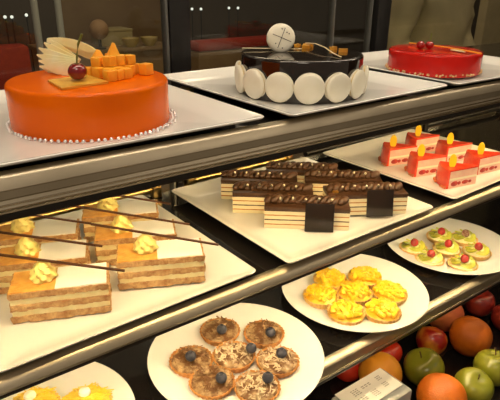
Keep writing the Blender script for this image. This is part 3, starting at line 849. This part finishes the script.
t = thing('wooden_counter', 'brown wooden counter front in the dim room behind the orange cake', 'counter', (1.45, 3.7, 0))
bm = B(); box(bm, -.36, .50, -.05, .45, 0, .93, .01); link('body', bm, 'panelwood', t)
bm = B(); box(bm, -.38, .52, -.08, .48, .93, .96, .006); link('counter_top', bm, 'panelwood', t)
bm = B(); box(bm, 1.45, 2.45, 4.56, 4.60, 0, 2.2, .01); struct(link('trim_1', bm, 'panelwood'))
bm = B(); box(bm, -.12, .12, -.1, .1, 0, .095, .004)
bx = thing('cardboard_box', 'olive tan box standing on the wooden counter', 'box', (1.60, 3.88, .96)); link('box_body', bm, 'tan', bx)
b2 = B(); box(b2, -.123, .123, -.103, .103, .095, .112, .004); link('lid', b2, 'tan', bx)
bm = B(); lathe(bm, [(0, .17)] + [(.083 * math.sin(math.pi * k / 10), .086 - .083 * math.cos(math.pi * k / 10)) for k in range(10, 0, -1)][::-1] + [(0, .169)], 24)
bm.free()
t = thing('wicker_ball', 'round brown wicker ball ornament on the wooden counter', 'ornament', (1.42, 3.66, .96))
bm = B(); ball(bm, (0, 0, .128), .066, seg=24); link('woven_ball', bm, 'wicker', t)
bm = B(); lathe(bm, [(0, 0), (.04, 0), (.04, .008), (.012, .016), (.010, .066), (0, .066)], 20); link('stand', bm, 'frame', t)
for x, lab in ((1.655, 'ochre bowl on the counter, left of two'), (1.80, 'ochre bowl on the counter, right of two')):
    bm = B(); lathe(bm, [(0, 0), (.03, 0), (.055, .03), (.062, .06), (.058, .06), (.05, .032), (.028, .006), (0, .006)], 28)
    tag(link('ceramic_bowl', bm, 'ochre', None, True, (x - .01, 3.655, .9605)), lab, 'bowl')
for x, lab in ((.985, 'pale slim pillar behind the apple fan'), (1.128, 'thin pale pillar right of the slim one')):
    bm = B(); lathe(bm, [(0, 0), (.05, 0), (.05, .05), (.022, .07), (.020, 2.4), (.05, 2.42), (.05, 2.46), (0, 2.46)], 16)
    tag(link('pillar', bm, 'greypaint', None, True, (x, 3.55, 0)), lab, 'pillar')
# far lamps: small globe lamps on slim stands
for x, z in ((.796, 1.200), (.834, 1.199), (.918, 1.207), (2.064, 1.212), (2.139, 1.210), (2.384, 1.211), (2.467, 1.209)):
    k = {.796: 'far left of the row', .834: 'second from left', .918: 'third from left', 2.064: 'left of the pair above the red bench', 2.139: 'right of the pair above the red bench', 2.384: 'second from right', 2.467: 'far right of the row'}[x]
    X = x * 4.25 / 3.5; z = 1.45 - (1.45 - z) * 4.25 / 3.5
    t = thing('globe_lamp', 'tiny white globe lamp in the dark room, ' + k, 'lamp', (X, 4.25, 0), 0, 'globe lamps in the dark room')
    bm = B(); lathe(bm, [(0, 0), (.018, 0), (.018, .012), (.006, .02), (.005, z - .012), (0, z - .012)], 14); link('lamp_stand', bm, 'frame', t)
    bm = B(); ball(bm, (0, 0, z), .0115, seg=12); link('globe', bm, 'lampglow', t)
bm = B(); box(bm, -.25, .25, -.03, .03, 0, 2.3, .01); tag(link('beige_screen', bm, 'beige', None, True, (3.47, 1.95, 0)), 'plain beige upright screen at the right behind the person', 'screen')

# ------------------------------------------------------------------ person in a beige jacket behind the case
def skin_mesh(name, verts, edges, m, parent, sub=2, root=0, disp=None):
    me = bpy.data.meshes.new(name); me.from_pydata([v[:3] for v in verts], edges, []); me.materials.append(M[m])
    o = bpy.data.objects.new(name, me); COL.objects.link(o); o.parent = parent
    sk = o.modifiers.new('skin', 'SKIN'); sk.use_smooth_shade = True
    lay = me.skin_vertices[0].data
    for i, v in enumerate(verts):
        rr = v[3] if isinstance(v[3], tuple) else (v[3], v[3]); lay[i].radius = rr; lay[i].use_root = (i == root)
    ss = o.modifiers.new('sub', 'SUBSURF'); ss.levels = sub; ss.render_levels = sub
    if disp:
        tx = bpy.data.textures.new(name + '_folds', 'CLOUDS'); tx.noise_scale = disp[1]; tx.noise_depth = 2
        d = o.modifiers.new('folds', 'DISPLACE'); d.texture = tx; d.strength = disp[0]; d.mid_level = .5; d.texture_coords = 'LOCAL'
    return o
pr = thing('person', 'person in a loose beige jacket standing behind the red cake', 'person', (1.97, 1.42, 0), R(8))
#          0 pelvis            1 waist                2 chest               3 upper chest        4 neck               5 head low          6 head              7 crown
bv = [(0, 0, .95, (.15, .11)), (0, 0, 1.10, (.14, .10)), (0, 0, 1.26, (.155, .11)), (0, 0, 1.40, (.13, .09)), (0, 0, 1.50, .055), (0, -.015, 1.57, (.065, .075)), (0, -.015, 1.66, (.075, .092)), (0, -.005, 1.73, (.05, .06)),
      (.09, 0, .86, .085), (.10, 0, .50, .058), (.10, .02, .10, .04), (.10, -.12, .04, .04), (-.09, 0, .86, .085), (-.10, 0, .50, .058), (-.10, .02, .10, .04), (-.10, -.12, .04, .04),
      (.19, 0, 1.41, .055), (.255, .01, 1.17, .042), (.16, -.21, 1.06, .030), (.11, -.27, 1.05, (.038, .018)), (-.19, 0, 1.41, .055), (-.255, .01, 1.17, .042), (-.16, -.21, 1.06, .030), (-.11, -.27, 1.05, (.038, .018))]
be = [(0, 1), (1, 2), (2, 3), (3, 4), (4, 5), (5, 6), (6, 7), (0, 8), (8, 9), (9, 10), (10, 11), (0, 12), (12, 13), (13, 14), (14, 15), (3, 16), (16, 17), (17, 18), (18, 19), (3, 20), (20, 21), (21, 22), (22, 23)]
for s, wi in ((1, 19), (-1, 23)):
    for k, (dx, dy, dz, ln) in enumerate(((-.030, -.010, .012, .040), (-.026, -.030, .012, .066), (-.018, -.038, .004, .072), (-.010, -.040, -.004, .066), (-.002, -.038, -.012, .052))):
        base = Vector((s * .11, -.27, 1.05)) + Vector((s * dx * .5, dy * .5, dz)); d = Vector((s * dx, dy, 0)).normalized()
        b0 = len(bv); mid = base + d * ln * .55; tip = mid + (d * .8 + Vector((0, 0, -.6))).normalized() * ln * .45
        bv += [(*base, .009), (*mid, .0085), (*tip, .007)]; be += [(wi, b0), (b0, b0 + 1), (b0 + 1, b0 + 2)]
skin_mesh('body', bv, be, 'skin', pr)
jv = [(0, .005, .86, (.205, .155)), (0, .005, 1.05, (.195, .145)), (0, .005, 1.22, (.20, .145)), (0, .005, 1.38, (.165, .115)), (0, 0, 1.455, (.085, .075)), (.20, .005, 1.405, .082), (.265, .01, 1.17, .072), (.175, -.19, 1.065, .050), (-.20, .005, 1.405, .082), (-.265, .01, 1.17, .072), (-.175, -.19, 1.065, .050)]
skin_mesh('jacket', jv, [(0, 1), (1, 2), (2, 3), (3, 4), (3, 5), (5, 6), (6, 7), (3, 8), (8, 9), (9, 10)], 'beige', pr, 3, 0, (.035, .07))
tv = [(0, 0, .92, (.165, .125)), (.10, 0, .80, .105), (.105, 0, .48, .082), (.105, .015, .09, .07), (-.10, 0, .80, .105), (-.105, 0, .48, .082), (-.105, .015, .09, .07)]
skin_mesh('trousers', tv, [(0, 1), (1, 2), (2, 3), (0, 4), (4, 5), (5, 6)], 'darkcloth', pr, 2, 0, (.012, .08))
hv = [(0, .02, 1.70, (.085, .095)), (0, .045, 1.62, (.075, .06)), (0, .0, 1.765, (.05, .06))]
skin_mesh('hair', hv, [(0, 1), (0, 2)], 'hair', pr)
for s in (-1, 1):
    bm = B(); ball(bm, (s * .032, -.098, 1.655), .011, (1, .6, .7), 12); link('eye', bm, 'eyewhite', pr)
    bm = B(); ball(bm, (s * .079, .005, 1.645), .028, (.35, .7, 1.1), 12); link('ear', bm, 'skin', pr)
bm = B(); ball(bm, (0, -.108, 1.625), .015, (.75, 1.1, 1.4), 12); link('nose', bm, 'skin', pr)
bm = B(); ball(bm, (0, -.092, 1.585), .022, (1.1, .35, .3), 12); link('mouth', bm, 'berry_cut', pr)
for s in (-1, 1):
    bm = B(); ball(bm, (s * .10, -.07, .045), .06, (.75, 2.0, .72), 14); link('shoe', bm, 'frame', pr)

# ------------------------------------------------------------------ light
def area(name, loc, tgt, size, power, col):
    l = bpy.data.lights.new(name, 'AREA'); l.energy = power; l.color = col; l.size = size; l.shape = 'SQUARE'
    o = bpy.data.objects.new(name, l); COL.objects.link(o); o.location = loc
    o.rotation_euler = (Vector(tgt) - Vector(loc)).to_track_quat('-Z', 'Y').to_euler(); return o
area('ceiling_lamp', (-.5, -.7, 2.7), (.4, .55, 1.2), .6, 9, (1., .86, .68))
area('ceiling_lamp_side', (1.6, -1.0, 2.7), (.8, .6, 1.1), .5, 2.5, (1., .84, .64))
area('back_room_fill', (1.6, 2.6, 2.8), (1.6, 3.2, 0), .6, 14, (1., .80, .55))  # added unseen fill light, weakly brightens the objects in the back room
area('person_fill', (2.1, .95, 2.7), (2.1, 1.2, 1.), .4, 4, (1., .84, .6))  # added unseen fill light, brightens the person in the beige jacket
w = bpy.data.worlds.new('world'); S.world = w; w.use_nodes = True
w.node_tree.nodes['Background'].inputs['Color'].default_value = (.30, .24, .17, 1)
w.node_tree.nodes['Background'].inputs['Strength'].default_value = .8
S.view_settings.view_transform = 'Standard'; S.view_settings.look = 'None'; S.view_settings.gamma = 1.; S.view_settings.use_curve_mapping = False
S.view_settings.exposure = 0.
